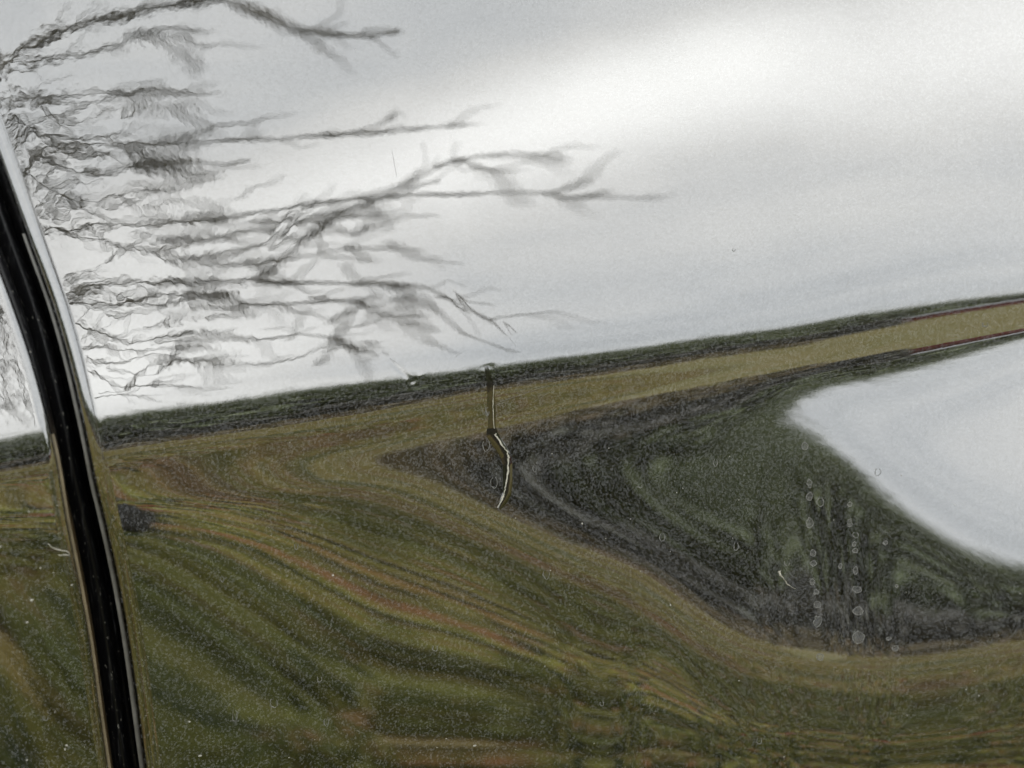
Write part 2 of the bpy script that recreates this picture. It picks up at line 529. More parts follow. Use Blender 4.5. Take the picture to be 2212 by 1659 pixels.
def gap_seal():
    rows = [j for j in ROWS if CREASE_Y[IMID] + ETA[j] > -75]
    us = np.concatenate([np.linspace(-.35, .30, 12), np.linspace(.32, 1.35, 22)])
    P = np.zeros((len(rows), len(us), 3)); lip = np.zeros((len(rows), len(us)))
    for a, j in enumerate(rows):
        xl, xr = edge_x(E_LEFT, j), edge_x(E_RIGHT, j)
        x = xl + us * (xr - xl)
        t = cubic_at(DEPTH[j], x); y = cubic_at(CREASE_Y, x) + ETA[j]
        P[a] = EYE + t[:, None] * view_dirs(x, y)
        low = np.clip((y - 900) / 260, 0, 1)
        lip[a] = np.where(us < .31, low * np.clip((.31 - us) / .05, 0, 1), 0)
    n = np.array([0, -1, 0])
    d = np.where(us < .31, 4.2 + 1.2 * np.clip((us - .0) / .3, 0, 1)**3, 10.5 - 3.2 * np.sin(np.clip((us - .32) / .75, 0, 1) * math.pi))
    return P - n * (d[None, :, None] * 1e-3), lip


Q, lip = gap_seal()
seal = put("door_seal", mesh_np("door_seal", Q.reshape(-1, 3), grid_quads(*Q.shape[:2], flip=True), RUBBER, ORG, {'lip': lip}), car, ORG)


def edge_strip(pts, x0, x1, depth_mm, y_from, mat, parent):  # added matte strip whose colour paints a reflection line along a panel edge
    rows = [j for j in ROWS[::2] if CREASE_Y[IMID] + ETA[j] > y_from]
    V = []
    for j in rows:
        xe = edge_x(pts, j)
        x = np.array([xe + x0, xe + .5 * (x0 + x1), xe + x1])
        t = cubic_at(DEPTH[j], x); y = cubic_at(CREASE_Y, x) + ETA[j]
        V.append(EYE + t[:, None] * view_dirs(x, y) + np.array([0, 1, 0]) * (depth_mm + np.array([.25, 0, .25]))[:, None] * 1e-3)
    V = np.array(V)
    put("edge_reflection", mesh_np("edge_reflection", V.reshape(-1, 3), grid_quads(*V.shape[:2], flip=True), mat, ORG), parent, ORG)


edge_strip(E_RIGHT, -6, 4, 1.55, 520, simple("grey_edge_reflection", (.085, .082, .076), .45, .35, 300), door)  # sky reflection in the rolled edge, painted as flat grey
edge_strip(E_LEFT, -4, 4, .55, 960, simple("tan_edge_reflection", (.105, .085, .052), .5, .3, 300), fender)  # field reflection in the rolled edge, painted as flat tan


# ------------------------------------------------------------------ the rest of the car behind the panels (it shades the lawn)
def car_body():
    prof = [(-2.1,.35),(-2.15,.62),(-2.05,.88),(-1.1,.98),(-.45,1.40),(.9,1.43),(1.55,1.02),(2.15,.95),(2.2,.6),(2.1,.35)]
    ins = [0, 0, .02, .05, .22, .22, .06, .03, .0, .0]
    V = [(x, .075 + k, z) for (x, z), k in zip(prof, ins)] + [(x, 1.7 - k, z) for (x, z), k in zip(prof, ins)]
    bm = bmesh.new(); vs = [bm.verts.new(v) for v in V]; n = len(prof)
    bm.faces.new(vs[:n]); bm.faces.new(vs[n:][::-1])
    for i in range(n):
        j = (i + 1) % n
        bm.faces.new((vs[i], vs[i + n], vs[j + n], vs[j]))
    bmesh.ops.recalc_face_normals(bm, faces=bm.faces)
    bmesh.ops.bevel(bm, geom=list(bm.edges), offset=.03, segments=3, affect='EDGES')
    me = bpy.data.meshes.new("body"); bm.to_mesh(me); bm.free(); me.materials.append(PAINT)
    put("body", me, car, (0, 0, 0))
    for x in (-1.35, 1.4):
        for y in (.17, 1.6):
            bm = bmesh.new(); bmesh.ops.create_cone(bm, cap_ends=True, segments=40, radius1=.32, radius2=.32, depth=.2)
            bmesh.ops.bevel(bm, geom=[e for e in bm.edges if len(e.link_faces) == 2 and e.calc_face_angle() > 1], offset=.03, segments=3, affect='EDGES')
            bmesh.ops.rotate(bm, verts=bm.verts, matrix=Matrix.Rotation(math.pi / 2, 3, 'X'))
            me = bpy.data.meshes.new("wheel"); bm.to_mesh(me); bm.free(); me.materials.append(RUBBER)
            put("wheel", me, car, (x, y, .32))


car_body()


# ------------------------------------------------------------------ marks on the paint
def resample(pts, step):
    p = np.array(pts, float); L = np.concatenate([[0], np.cumsum(np.linalg.norm(np.diff(p, axis=0), axis=1))])
    n = max(2, int(L[-1] / step) + 1); q = np.linspace(0, L[-1], n)
    return np.stack([np.interp(q, L, p[:, k]) for k in range(p.shape[1])], 1)


def strip(pts, widths, height_mm, base_mm=.02, jag=0.0, step=3.0, sides=5):
    """a low domed bead laid along a line on the flank: rows of vertices across it"""
    p = resample(np.column_stack([np.array(pts, float), np.interp(np.linspace(0, 1, len(pts)), np.linspace(0, 1, len(widths)), widths)]), step)
    t = np.gradient(p[:, :2], axis=0); t /= np.linalg.norm(t, axis=1, keepdims=True) + 1e-9
    if jag:
        p[:, 0] += RNG.normal(0, jag, len(p)); p[:, 2] *= smooth(RNG.uniform(.2, 1.8, len(p)), 1.3)
    nn = np.stack([-t[:, 1], t[:, 0]], 1)
    c = np.linspace(-1, 1, sides)
    X = p[:, None, 0] + nn[:, None, 0] * c[None] * p[:, None, 2] / 2
    Y = p[:, None, 1] + nn[:, None, 1] * c[None] * p[:, None, 2] / 2
    P, n = flank_points(X.ravel(), Y.ravel())
    taper = np.sin(np.linspace(.12, math.pi - .12, len(p)))**.4
    hh = (base_mm + height_mm * np.sqrt(np.maximum(0, 1 - c**2))[None] * taper[:, None]).ravel() * 1e-3
    return P + n * hh[:, None], grid_quads(len(p), sides), (len(p), sides)


def facing(P, q):
    """wind quads so that they face the viewer's side (outward)"""
    a = np.cross(P[q[:, 1]] - P[q[:, 0]], P[q[:, 2]] - P[q[:, 0]])
    return q[:, ::-1].copy() if (a[:, 1] > 0).mean() > .5 else q


def lay(name, pts, widths, height, mat, parent, jag=0.0, step=3.0, base=.02, **props):
    P, q, _ = strip(pts, widths, height, base, jag, step)
    o = P.mean(0)
    return put(name, mesh_np(name, P, facing(P, q), mat, o), parent, tuple(o), **props)


sap = lay("sap_streak", [(1062,925),(1063,938),(1071,952),(1083,968),(1092,985),(1096,1003),(1097,1040),(1095,1066),(1088,1082),(1078,1100)],
          [20, 25, 24, 23, 22, 21, 20, 19, 17, 6], .085, SAP, door, 0, 2.5, label="dark glossy run of dried sap below the crease")
lay("thin_run", [(1050,790),(1055,812),(1060,836),(1061,870),(1063,905),(1062,938)], [8, 12, 15, 18, 17, 18], .014, SAP, sap, 0, 2.5, base=.006)
lay("white_crust", [(1048,879),(1050,888),(1054,898)], [1.2, 1.8, 2.6], .04, RESIDUE, sap, .3, 2.0, base=.03)
lay("white_crust", [(1067,833),(1065,860),(1065,881),(1066,913),(1069,937)], [1.0, 1.3, 1.5, 2.2], .03, CHALK, sap, .3, 2.0, base=.03)
lay("white_crust", [(1069,937),(1077,951),(1084,961),(1095,975),(1097,991),(1097,1015),(1093,1044),(1088,1068),(1081,1084),(1074,1096)], [3.6, 3.2, 3.4, 3, 3, 2.6, 2.6, 2.2], .06, CHALK, sap, .9, 2.0, base=.115)


def ring(cx, cy, w, h, open_top=0.0, n=26, rag=.16, skew=0.0):
    a = np.linspace(-math.pi / 2 + open_top, 1.5 * math.pi - open_top, n)
    k = 1 + RNG.normal(0, rag, n); k = (k + np.roll(k, 1) + np.roll(k, -1)) / 3
    if open_top == 0:
        k[-1] = k[0]
    return np.column_stack([cx + np.cos(a) * w / 2 * k + skew * np.sin(a) * h / 2, cy + np.sin(a) * h / 2 * k])


def water_spot(cx, cy, w, h, film=True, open_top=0.0, wd=1.3, rag=.16, parent=None):
    r = ring(cx, cy, w, h, open_top, rag=rag)
    P, q, _ = strip(r, [wd * RNG.uniform(.7, 1.2), wd, wd * 1.3, wd], .03, .012, .25, 1.6, 3)
    o = P.mean(0)
    spot = put("water_spot", mesh_np("water_spot", P, facing(P, q), RESIDUE, o), parent or door, tuple(o))
    if film:
        rr = np.concatenate([[[cx, cy]], r[:-1]]); Pf, n = flank_points(rr[:, 0], rr[:, 1]); Pf = Pf + n * 8e-6
        k = len(rr) - 1
        tri = np.array([[0, 1 + i, 1 + (i + 1) % k] for i in range(k)])
        put("mineral_film", mesh_np("mineral_film", Pf, None, FILM, o, tris=tri), spot, tuple(o))
    return spot


for cx, cy, sw, sh in [(197,578,38,68),(215,765,34,40),(220,830,40,35),(213,946,32,38),(235,1010,30,30),(246,1087,40,40),(245,1195,50,64),(447,465,28,35),(448,580,32,50),
                       (473,711,24,26),(478,753,36,24),(483,875,30,50),(490,995,62,38),(500,1128,72,46),(502,1290,70,80),(165,100,40,45),(195,415,36,50),(195,335,30,50),
                       (387,848,20,28),(260,1415,40,40),(668,703,28,26),(740,972,18,18),(730,1360,40,30),(690,1300,30,20)]:
    water_spot(1681 + cx * .3465, 929 + cy * .3465, sw * .3465, sh * .3465, rag=.2)
for cx, cy, sw, sh, op in [(1050, 962, 15, 26, .9), (1067, 1043, 13, 26, .3), (1052, 890, 8, 16, 1.3), (507, 1545, 10, 26, .6), (592, 1517, 16, 22, .9), (1155, 1012, 8, 14, .5),
                           (1383, 1048, 9, 12, 1.6), (1585, 540, 6, 6, .8), (1848, 1155, 12, 12, .4), (1590, 1180, 10, 16, .3), (1180, 1240, 14, 20, .5),
                           (1430, 1160, 12, 18, .4), (2128, 700, 12, 12, 1.), (1896, 1020, 12, 16, .4), (1772, 1085, 15, 18, .3),
                           (1545, 1000, 10, 14, .3), (1700, 1215, 12, 14, 1.2), (690, 1466, 9, 14, .8), (705, 1560, 10, 18, .8), (98, 1550, 12, 12, .9), (1640, 1600, 12, 14, .5),
                           (1300, 1520, 8, 10, .8), (940, 1400, 10, 14, .8), (480, 1250, 8, 14, .9), (640, 1180, 8, 14, .9)]:
    water_spot(cx, cy, sw, sh, False, op, 1.3, parent=fender if cx < 120 else door)
for pts in ([(1054,877),(1140,848),(1230,815)], [(1151,869),(1205,837)], [(847,324),(852,355),(857,382)], [(1040,884),(1100,866)], [(590,580),(615,545),(640,520)],
            [(655,600),(680,570)], [(800,620),(815,640)], [(720,540),(760,560)], [(1100,730),(1115,748)], [(700,905),(716,922)], [(560,462),(590,480)], [(985,770),(1000,760)], [(470,1230),(500,1236)]):
    lay("scratch", pts, [.4, .8, .7, .4], .006, RESIDUE, door, .15, 6.0, base=.008)

# stray fibres: things of their own that lie on the paint
f1 = lay("fibre", [(1683,1233),(1686,1243),(1691,1248),(1696,1254),(1700,1262),(1706,1265),(1711,1269),(1718,1272)], [4.5, 2.2, 1.8, 2, 1.8, 1.6, 1.2], .12, CHALK, None, .3, 2.0, base=.02,
         label="short wavy pale fibre left of the column of dried water spots", category="fibre")
f2 = lay("fibre", [(104,1174),(109,1180),(115,1184),(124,1187),(133,1189),(142,1190),(149,1194),(150,1198),(145,1199),(138,1198),(130,1200),(126,1198)], [1.2, 1.6, 1.8, 1.4, 1.6, 2.0, 1.8, 1.2], .10, CHALK, None, .25, 2.0, base=.02,
         label="thin hooked fibre left of the black shut line, below the crease", category="fibre")


def specks(n, box, size, mat, name, parent, keep=None, lift=1e-5):
    X = RNG.uniform(box[0], box[2], n * 3); Y = RNG.uniform(box[1], box[3], n * 3)
    if keep is not None:
        k = keep(X, Y); X, Y = X[k], Y[k]
    X, Y = X[:n], Y[:n]
    P, nn = flank_points(X, Y)
    m = len(P); K = 6
    t1 = np.cross(nn, [0, 0, 1.0]); t1 /= np.linalg.norm(t1, axis=1, keepdims=True); t2 = np.cross(nn, t1)
    sz = size[0] * (size[1] / size[0])**(RNG.random(m)**2.6) * 7e-5
    V = [P + nn * (lift + sz[:, None] * .5)]
    a0 = RNG.uniform(0, 6.28, m)
    st = RNG.uniform(.6, 1.7, m)
    for i in range(K):
        a = a0 + i * 2 * math.pi / K; rr = sz * RNG.uniform(.65, 1.2, m)
        V.append(P + nn * lift + (t1 * np.cos(a)[:, None] * st[:, None] + t2 * np.sin(a)[:, None]) * rr[:, None])
    V = np.stack(V, 1).reshape(-1, 3)
    b = np.arange(m)[:, None] * (K + 1)
    tri = np.concatenate([np.concatenate([b, b + 1 + i, b + 1 + (i + 1) % K], 1) for i in range(K)])
    A = np.cross(V[tri[:, 1]] - V[tri[:, 0]], V[tri[:, 2]] - V[tri[:, 0]])
    f = A[:, 1] > 0; tri[f] = tri[f][:, ::-1]
    return put(name, mesh_np(name, V, None, mat, ORG, tris=tri), parent, ORG, kind="stuff")


def on_door(X, Y):
    return X > curve(E_RIGHT, Y) + 22


specks(280, (0, -20, 2230, 1680), (.25, 1.1), DUST, "dust", door, lambda X, Y: on_door(X, Y) & (RNG.random(len(X)) < np.clip((Y - 500) / 900, .05, 1)))
specks(45, (300, 950, 2230, 1680), (1.0, 2.4), DUST, "dust_grains", door, on_door)
specks(50, (-20, 900, 240, 1680), (.3, 1.3), DUST, "dust", fender, lambda X, Y: X < curve(E_LEFT, Y) - 12)
specks(8, (0, 1050, 200, 1680), (2.0, 3.6), DUST, "dust_grains", fender, lambda X, Y: X < curve(E_LEFT, Y) - 12)

# ------------------------------------------------------------------ the place that the paint mirrors
def make_lawn():
    m, s = new_mat("autumn_lawn")
    tc = s.n('ShaderNodeTexCoord').outputs['Object']
    v = s.vm('MULTIPLY', tc, (2.1, .85, 1))
    a = s.noise(v, 8.0, 4, .62)
    b = s.noise(v, 2.2, 5, .65)
    c = s.noise(s.vm('ADD', v, (3.1, 7.7, 0)), 9.0, 4, .62)
    e = s.noise(s.vm('ADD', v, (9, 3, 0)), 6.5, 4, .62)
    col = s.mix(s.ramp(b.outputs[0], .38, .62), (.110, .112, .026, 1), (.185, .150, .046, 1))
    col = s.mix(s.m('MULTIPLY', s.ramp(c.outputs[0], .46, .66), .9), col, (.27, .265, .060, 1))
    col = s.mix(s.m('MULTIPLY', s.ramp(e.outputs[0], .48, .63), .88), col, (.215, .098, .048, 1))
    h = s.noise(s.vm('MULTIPLY', tc, (1, .35, 1)), .75, 4, .6)
    h2 = s.noise(s.vm('ADD', s.vm('MULTIPLY', tc, (1, .35, 1)), (4, 8, 0)), .9, 4, .6)
    col = s.mix(s.m('MULTIPLY', s.ramp(h.outputs[0], .50, .64), .6), col, (.045, .060, .020, 1))
    col = s.mix(s.m('MULTIPLY', s.ramp(h2.outputs[0], .54, .66), .75), col, (.120, .058, .032, 1))
    col = s.mix(s.m('MULTIPLY', s.ramp(a.outputs[0], .46, .62), .96), col, (.012, .020, .009, 1))
    p = s.n('ShaderNodeBsdfPrincipled', {'Base Color': col, 'Roughness': .95, 'Specular IOR Level': .1})
    finish(s, p.outputs[0])
    return m


def make_field():
    m, s = new_mat("dry_field")
    tc = s.n('ShaderNodeTexCoord').outputs['Object']
    a = s.noise(s.vm('MULTIPLY', tc, (1, .3, 1)), .35, 4, .6)
    b = s.noise(s.vm('MULTIPLY', tc, (1, .25, 1)), 1.6, 3, .6)
    col = s.mix(s.ramp(a.outputs[0], .4, .62), (.205, .175, .080, 1), (.165, .155, .062, 1))
    col = s.mix(s.m('MULTIPLY', s.ramp(b.outputs[0], .52, .72), .5), col, (.175, .115, .050, 1))
    p = s.n('ShaderNodeBsdfPrincipled', {'Base Color': col, 'Roughness': .95, 'Specular IOR Level': .1})
    finish(s, p.outputs[0])
    return m


def sheet(name, pts, z, mat):
    me = mesh_np(name, [(x, y, 0) for x, y in pts], [[0, 1, 2, 3]], mat)
    return put(name, me, None, (0, 0, z), kind="structure")


LAWN = make_lawn()
sheet("field", [(-600, -600), (600, -600), (600, 600), (-600, 600)], 0.0, make_field())
VERGE = simple("leaf_littered_verge", (.150, .122, .036), .95, .4, .35)
# ragged bed of leaf mould in front of the trees
xs = np.linspace(-60, 24, 60)
edge = -31 + RNG.normal(0, 2.6, 60)
V = np.concatenate([np.stack([xs, edge, 0 * xs], 1), np.stack([xs, -46 + 0 * xs, 0 * xs], 1)])
i = np.arange(59)
put("leaf_mould", mesh_np("leaf_mould", V, np.stack([i, i + 60, i + 61, i + 1], 1), simple("dark_leaf_mould", (.125, .100, .062), .95, .5, 1.2)), None, (0, 0, .016), kind="structure")
sheet("verge", [(-70, -41), (20, -41), (11.6, -23), (-70, -23)], 0.004, VERGE)
sheet("lawn", [(-70, -24), (12, -24), (6.6, -11.5), (-70, -11.5)], 0.010, LAWN)
sheet("lawn", [(-70, -11.5), (70, -11.5), (70, 30), (-70, 30)], 0.010, LAWN)


def leaf_mat(name, cols, rough=.7):
    m, s = new_mat(name)
    g = s.n('ShaderNodeNewGeometry')
    r = s.n('ShaderNodeValToRGB', {0: g.outputs['Random Per Island']})
    el = r.color_ramp.elements
    el[0].position = 0; el[0].color = (*cols[0], 1); el[1].position = 1; el[1].color = (*cols[-1], 1)
    for i, c in enumerate(cols[1:-1]):
        e = el.new((i + 1) / (len(cols) - 1)); e.color = (*c, 1)
    p = s.n('ShaderNodeBsdfPrincipled', {'Base Color': r.outputs[0], 'Roughness': rough, 'Specular IOR Level': .25})
    finish(s, p.outputs[0])
    return m


def cards(C, size, tilt, aspect=1.0, bend=0.0):
    """leaf-shaped quads about the points C: verts, quads"""
    n = len(C)
    a = RNG.uniform(0, 2 * math.pi, n)
    nz = np.stack([np.cos(a) * np.sin(tilt), np.sin(a) * np.sin(tilt), np.cos(tilt) * np.ones(n)], 1)
    t = RNG.normal(size=(n, 3)); t -= nz * (t * nz).sum(1, keepdims=True); t /= np.linalg.norm(t, axis=1, keepdims=True)
    b = np.cross(nz, t)
    s = np.asarray(size).reshape(-1, 1) * np.ones((n, 1))
    V = np.stack([C - t * s, C + b * s * .45 * aspect + nz * s * bend, C + t * s, C - b * s * .45 * aspect + nz * s * bend], 1).reshape(-1, 3)
    return V, np.arange(n * 4).reshape(n, 4)


# fallen leaves and tufts on the near lawn
def ground_pts(n, r0, r1, a0, a1):
    r = np.sqrt(RNG.uniform(r0**2, r1**2, n)); a = np.radians(RNG.uniform(a0, a1, n))
    return np.stack([r * np.sin(a), -r * np.cos(a), np.zeros(n)], 1)


C = ground_pts(3000, 1.0, 10.5, -50, 75); C[:, 2] = RNG.uniform(.012, .05, len(C))
V, q = cards(C, RNG.uniform(.02, .05, len(C)), np.abs(RNG.normal(0, .5, len(C))), 1.5, .25)
keep_rng, RNG = RNG, np.random.default_rng(5)
C2 = ground_pts(26, 2.4, 5.5, 15, 30); C2[:, 2] = .05
V2, q2 = cards(C2, RNG.uniform(.018, .034, 26), np.abs(RNG.normal(.3, .3, 26)), 1.5, .25)
RNG = keep_rng
put("red_leaves", mesh_np("red_leaves", V2, q2, leaf_mat("red_leaf", [(.20, .022, .020), (.15, .03, .02), (.20, .06, .03)])), kind="stuff")
put("fallen_leaves", mesh_np("fallen_leaves", V, q, leaf_mat("fallen_leaf", [(.10, .03, .014), (.13, .085, .03), (.20, .16, .045), (.05, .03, .02), (.17, .085, .03), (.15, .12, .045), (.20, .028, .022), (.11, .07, .03), (.14, .11, .04), (.09, .06, .03)])), kind="stuff")
C = np.concatenate([ground_pts(9000, .8, 10.5, -50, 75), ground_pts(16000, .45, 2.5, -60, 80), ground_pts(9000, 2.0, 6.0, 14, 42)])
clump = np.sin(C[:, 0] * 17 + 2 * np.sin(C[:, 1] * 9)) + np.sin(C[:, 1] * 15 + 2 * np.sin(C[:, 0] * 11))
keep = (np.hypot(C[:, 0], C[:, 1]) > 3.2) | (clump + RNG.normal(0, .5, len(C)) > -.1)
C = C[keep]
n = len(C); hgt = RNG.uniform(.03, .11, n); a = RNG.uniform(0, 6.28, n); wdt = RNG.uniform(.005, .012, n)
dx = np.stack([np.cos(a) * wdt, np.sin(a) * wdt, np.zeros(n)], 1)
lean = np.stack([RNG.normal(0, .5, n) * hgt, RNG.normal(0, .5, n) * hgt, hgt], 1)
V = np.stack([C - dx, C + dx, C + lean], 1).reshape(-1, 3)
put("grass", mesh_np("grass", V, None, leaf_mat("grass_blade", [(.045, .062, .016), (.09, .10, .024), (.14, .13, .035), (.06, .075, .02)]), tris=np.arange(3 * n).reshape(n, 3)), kind="stuff")

# a dark rounded stone standing in the lawn
def stone():
    bm = bmesh.new(); bmesh.ops.create_icosphere(bm, subdivisions=4, radius=1)
    for v in bm.verts:
        k = 1 + .10 * math.sin(5 * v.co.x + 2) * math.sin(4 * v.co.z + 1) + .05 * math.sin(11 * v.co.y)
        z = v.co.z
        v.co.x *= .048 * k * (1 + .3 * z); v.co.y *= .05 * k; v.co.z = z * .13 * k + .12
    me = bpy.data.meshes.new("stone"); bm.to_mesh(me); bm.free()
    for p in me.polygons:
        p.use_smooth = True
    me.materials.append(simple("dark_stone", (.020, .021, .022), .85, .3, 30))
    return me


P0, r = mirrored([292], [1150])
k = -P0[0, 2] / r[0, 2]
put("standing_stone", stone(), None, tuple(P0[0] + r[0] * k), label="small dark standing stone on the lawn, mirrored beside the shut line", category="stone")

# bushy trees along the far side of the field
FOL = leaf_mat("dark_foliage", [(.120, .146, .084), (.140, .168, .096), (.155, .184, .104), (.132, .152, .092)])
FOL2 = leaf_mat("brown_shrub_foliage", [(.115, .111, .112), (.158, .152, .156), (.128, .127, .118)])
BARK = simple("bark", (.13, .125, .11), .9, .35, 14)


def tube(pts, rad, sides=6):
    p = np.asarray(pts, float); rad = np.asarray(rad, float)
    t = np.gradient(p, axis=0); t /= np.linalg.norm(t, axis=1, keepdims=True) + 1e-9
    u = np.cross(t, [.31, .17, .93]); u /= np.linalg.norm(u, axis=1, keepdims=True) + 1e-9
    v = np.cross(t, u)
    a = np.arange(sides) * 2 * math.pi / sides
    V = p[:, None] + (u[:, None] * np.cos(a)[None, :, None] + v[:, None] * np.sin(a)[None, :, None]) * rad[:, None, None]
    i = np.arange(len(p) * sides).reshape(len(p), sides); j = np.roll(i, -1, 1)
    q = np.stack([i[:-1], j[:-1], j[1:], i[1:]], -1).reshape(-1, 4)
    return V.reshape(-1, 3), q


def join(parts):
    V, Q, o = [], [], 0
    for v, q in parts:
        V.append(v); Q.append(q + o); o += len(v)
    return np.concatenate(V), np.concatenate(Q)


def crown(n, wid, z0, z1, size):
    C = []
    lobes = [(RNG.normal(0, wid * .28, 2), RNG.uniform(z0 + .25 * (z1 - z0), z1 - .22 * (z1 - z0)), RNG.uniform(.22, .34)) for _ in range(9)]
    while len(C) < n:
        (lx, ly), lz, lr = lobes[RNG.integers(len(lobes))]
        d = RNG.normal(size=3); d /= np.linalg.norm(d); d *= RNG.random()**.4
        q = np.array([lx + d[0] * wid * lr, ly + d[1] * wid * lr, lz + d[2] * (z1 - z0) * lr * 1.05])
        if z0 < q[2] < z1:
            C.append(q)
    C = np.array(C)
    return cards(C, RNG.uniform(size * .6, size * 1.3, n), RNG.uniform(0, 1.5, n), 1.5, .2)


def tree_mesh(seed):
    v, q = crown(2600, 5.4, .15, 5.8, .46)
    # bare shoots standing out of the crown
    ns = 1500
    b = np.stack([RNG.normal(0, 1.5, ns), RNG.normal(0, 1.5, ns), RNG.uniform(3.6, 5.7, ns)], 1)
    ln = .5 + 2.3 * RNG.random(ns)**1.4; ax = np.stack([b[:, 0] * .25 + RNG.normal(0, .25, ns), b[:, 1] * .25 + RNG.normal(0, .25, ns), np.ones(ns)], 1)
    tip = b + ax * ln[:, None]; a = RNG.uniform(0, 6.28, ns); wv = np.stack([np.cos(a), np.sin(a), 0 * a], 1) * RNG.uniform(.015, .05, ns)[:, None]
    v2 = np.stack([b - wv, b + wv, tip + wv * .3, tip - wv * .3], 1).reshape(-1, 3)
    q = np.concatenate([q, np.arange(ns * 4).reshape(ns, 4) + len(v)]); v = np.concatenate([v, v2])
    c = mesh_np("crown", v, q, FOL, smooth_shade=False)
    parts = [tube([(0, 0, -.05), (.05, .02, 1.2), (-.04, .05, 2.8), (.02, 0, 4.6)], [.17, .14, .10, .03])]
    for k in range(5):
        a = RNG.uniform(0, 6.28); z = RNG.uniform(1.0, 2.4)
        parts.append(tube([(0, 0, z), (.8 * math.cos(a), .8 * math.sin(a), z + .9), (1.5 * math.cos(a), 1.5 * math.sin(a), z + 1.9)], [.07, .045, .015]))
    v, q = join(parts)
    return c, mesh_np("trunk", v, q, BARK)


def shrub_mesh():
    v, q = crown(900, 4.2, 0.02, 2.3, .34)
    c = mesh_np("foliage", v, q, FOL2, smooth_shade=False)
    v, q = join([tube([(.1 * k, .05 * k, -.02), (.2 * k, .1 * k, .7), (.45 * k, .1, 1.5)], [.05, .04, .012]) for k in (-1, 0.2, 1)])
    return c, mesh_np("stem", v, q, BARK)


VARS = [tree_mesh(i) for i in range(4)]
SHR = [shrub_mesh() for i in range(3)]
FOL2 = leaf_mat("russet_shrub_foliage", [(.135, .118, .088), (.165, .145, .110), (.130, .124, .096)])
SHR += [shrub_mesh() for i in range(3)]


def polar(az, r, z=0.0):
    return (r * math.sin(math.radians(az)), -r * math.cos(math.radians(az)), z)


def tree_line():
    az, i = -84.0, 0
    while az < 84:
        far = np.interp(az, [-90, 26, 40, 90], [44, 45, 76, 80]) * RNG.uniform(.95, 1.08)
        top = np.interp(az, [-90, 24, 33, 36, 41, 90], [6.3, 6.7, 6.6, 5.3, 3.5, 3.4]) + RNG.normal(-.7, .5)
        sc = (.85 + far * math.tan(math.radians(top))) / 6.25
        wide = max(sc, .9)
        o = empty("tree", polar(az, far), label="bushy dark green tree in the row beyond the field", category="tree", group="trees in the row beyond the field")
        o.rotation_euler.z = RNG.uniform(0, 6.28); o.scale = (wide, wide, sc)
        c, t = VARS[i % 4]
        for nm, me in (("crown", c), ("trunk", t)):
            h = bpy.data.objects.new(nm, me); COL.objects.link(h); h.parent = o
        s = empty("shrub", polar(az + RNG.uniform(-1, 1), far * .93), label="low brownish shrub standing in front of the tree row", category="shrub", group="shrubs before the tree row")
        s.rotation_euler.z = RNG.uniform(0, 6.28); s.scale = (1.1, 1.1, RNG.uniform(.6, 1.05) * (1 if az < 30 else .7))
        c, t = SHR[i % 3 + (3 if az < 26 else 0)]
        for nm, me in (("foliage", c), ("stem", t)):
            h = bpy.data.objects.new(nm, me); COL.objects.link(h); h.parent = s
        o2 = empty("tree", polar(az + 1.9, far * 1.12), label="bushy dark green tree in the row beyond the field", category="tree", group="trees in the row beyond the field")
        o2.rotation_euler.z = RNG.uniform(0, 6.28); o2.scale = (wide * 1.25, wide * 1.25, sc * .97)
        c, t = VARS[(i + 1) % 4]
        for nm, me in (("crown", c), ("trunk", t)):
            h = bpy.data.objects.new(nm, me); COL.objects.link(h); h.parent = o2
        az += (3.3 if not 15 < az < 30 else 2.4) / far * DEG * RNG.uniform(.85, 1.15) * wide; i += 1


tree_line()

# low grey hedge closing the foot of the tree row
m = 11000
a_ = np.radians(RNG.uniform(8, 37, m)); r_ = 40.2 + RNG.normal(0, .45, m)
top_ = 1.9 + .25 * np.sin(a_ * 60) + .2 * np.sin(a_ * 143)
C = np.stack([r_ * np.sin(a_), -r_ * np.cos(a_), RNG.random(m)**.8 * top_], 1)
V, q = cards(C, RNG.uniform(.16, .34, m), RNG.uniform(0, 1.5, m), 1.4, .2)
o = polar(22, 40.2)
hd = empty("hedge", o, label="low grey-green hedge along the foot of the trees, beyond the field", category="hedge")
put("foliage", mesh_np("foliage", V, q, leaf_mat("grey_hedge_leaf", [(.105, .106, .094), (.130, .128, .120), (.115, .122, .100)]), o, smooth_shade=False), hd, o)

# bracken and dead grass thinning out from the trees towards the lawn
m = 6500
a_ = np.radians(RNG.uniform(-70, 34, m)); r_ = 41 - 15 * RNG.random(m)**1.7
C = np.stack([r_ * np.sin(a_), -r_ * np.cos(a_), RNG.random(m) * (.15 + .9 * ((r_ - 26) / 15)**1.5)], 1)
V, q = cards(C, RNG.uniform(.10, .30, m), RNG.uniform(.6, 1.5, m), 1.2, .2)
put("bracken", mesh_np("bracken", V, q, leaf_mat("dry_bracken", [(.105, .086, .054), (.135, .108, .060), (.100, .094, .056), (.120, .082, .050)]), smooth_shade=False), kind="stuff")

# long low red shed with a pale roof at the right end of the field
def box(x0, y0, z0, x1, y1, z1):
    v = np.array([(x, y, z) for x in (x0, x1) for y in (y0, y1) for z in (z0, z1)], float)
    q = np.array([[0, 1, 3, 2], [4, 6, 7, 5], [0, 4, 5, 1], [2, 3, 7, 6], [0, 2, 6, 4], [1, 5, 7, 3]])
    return v, q


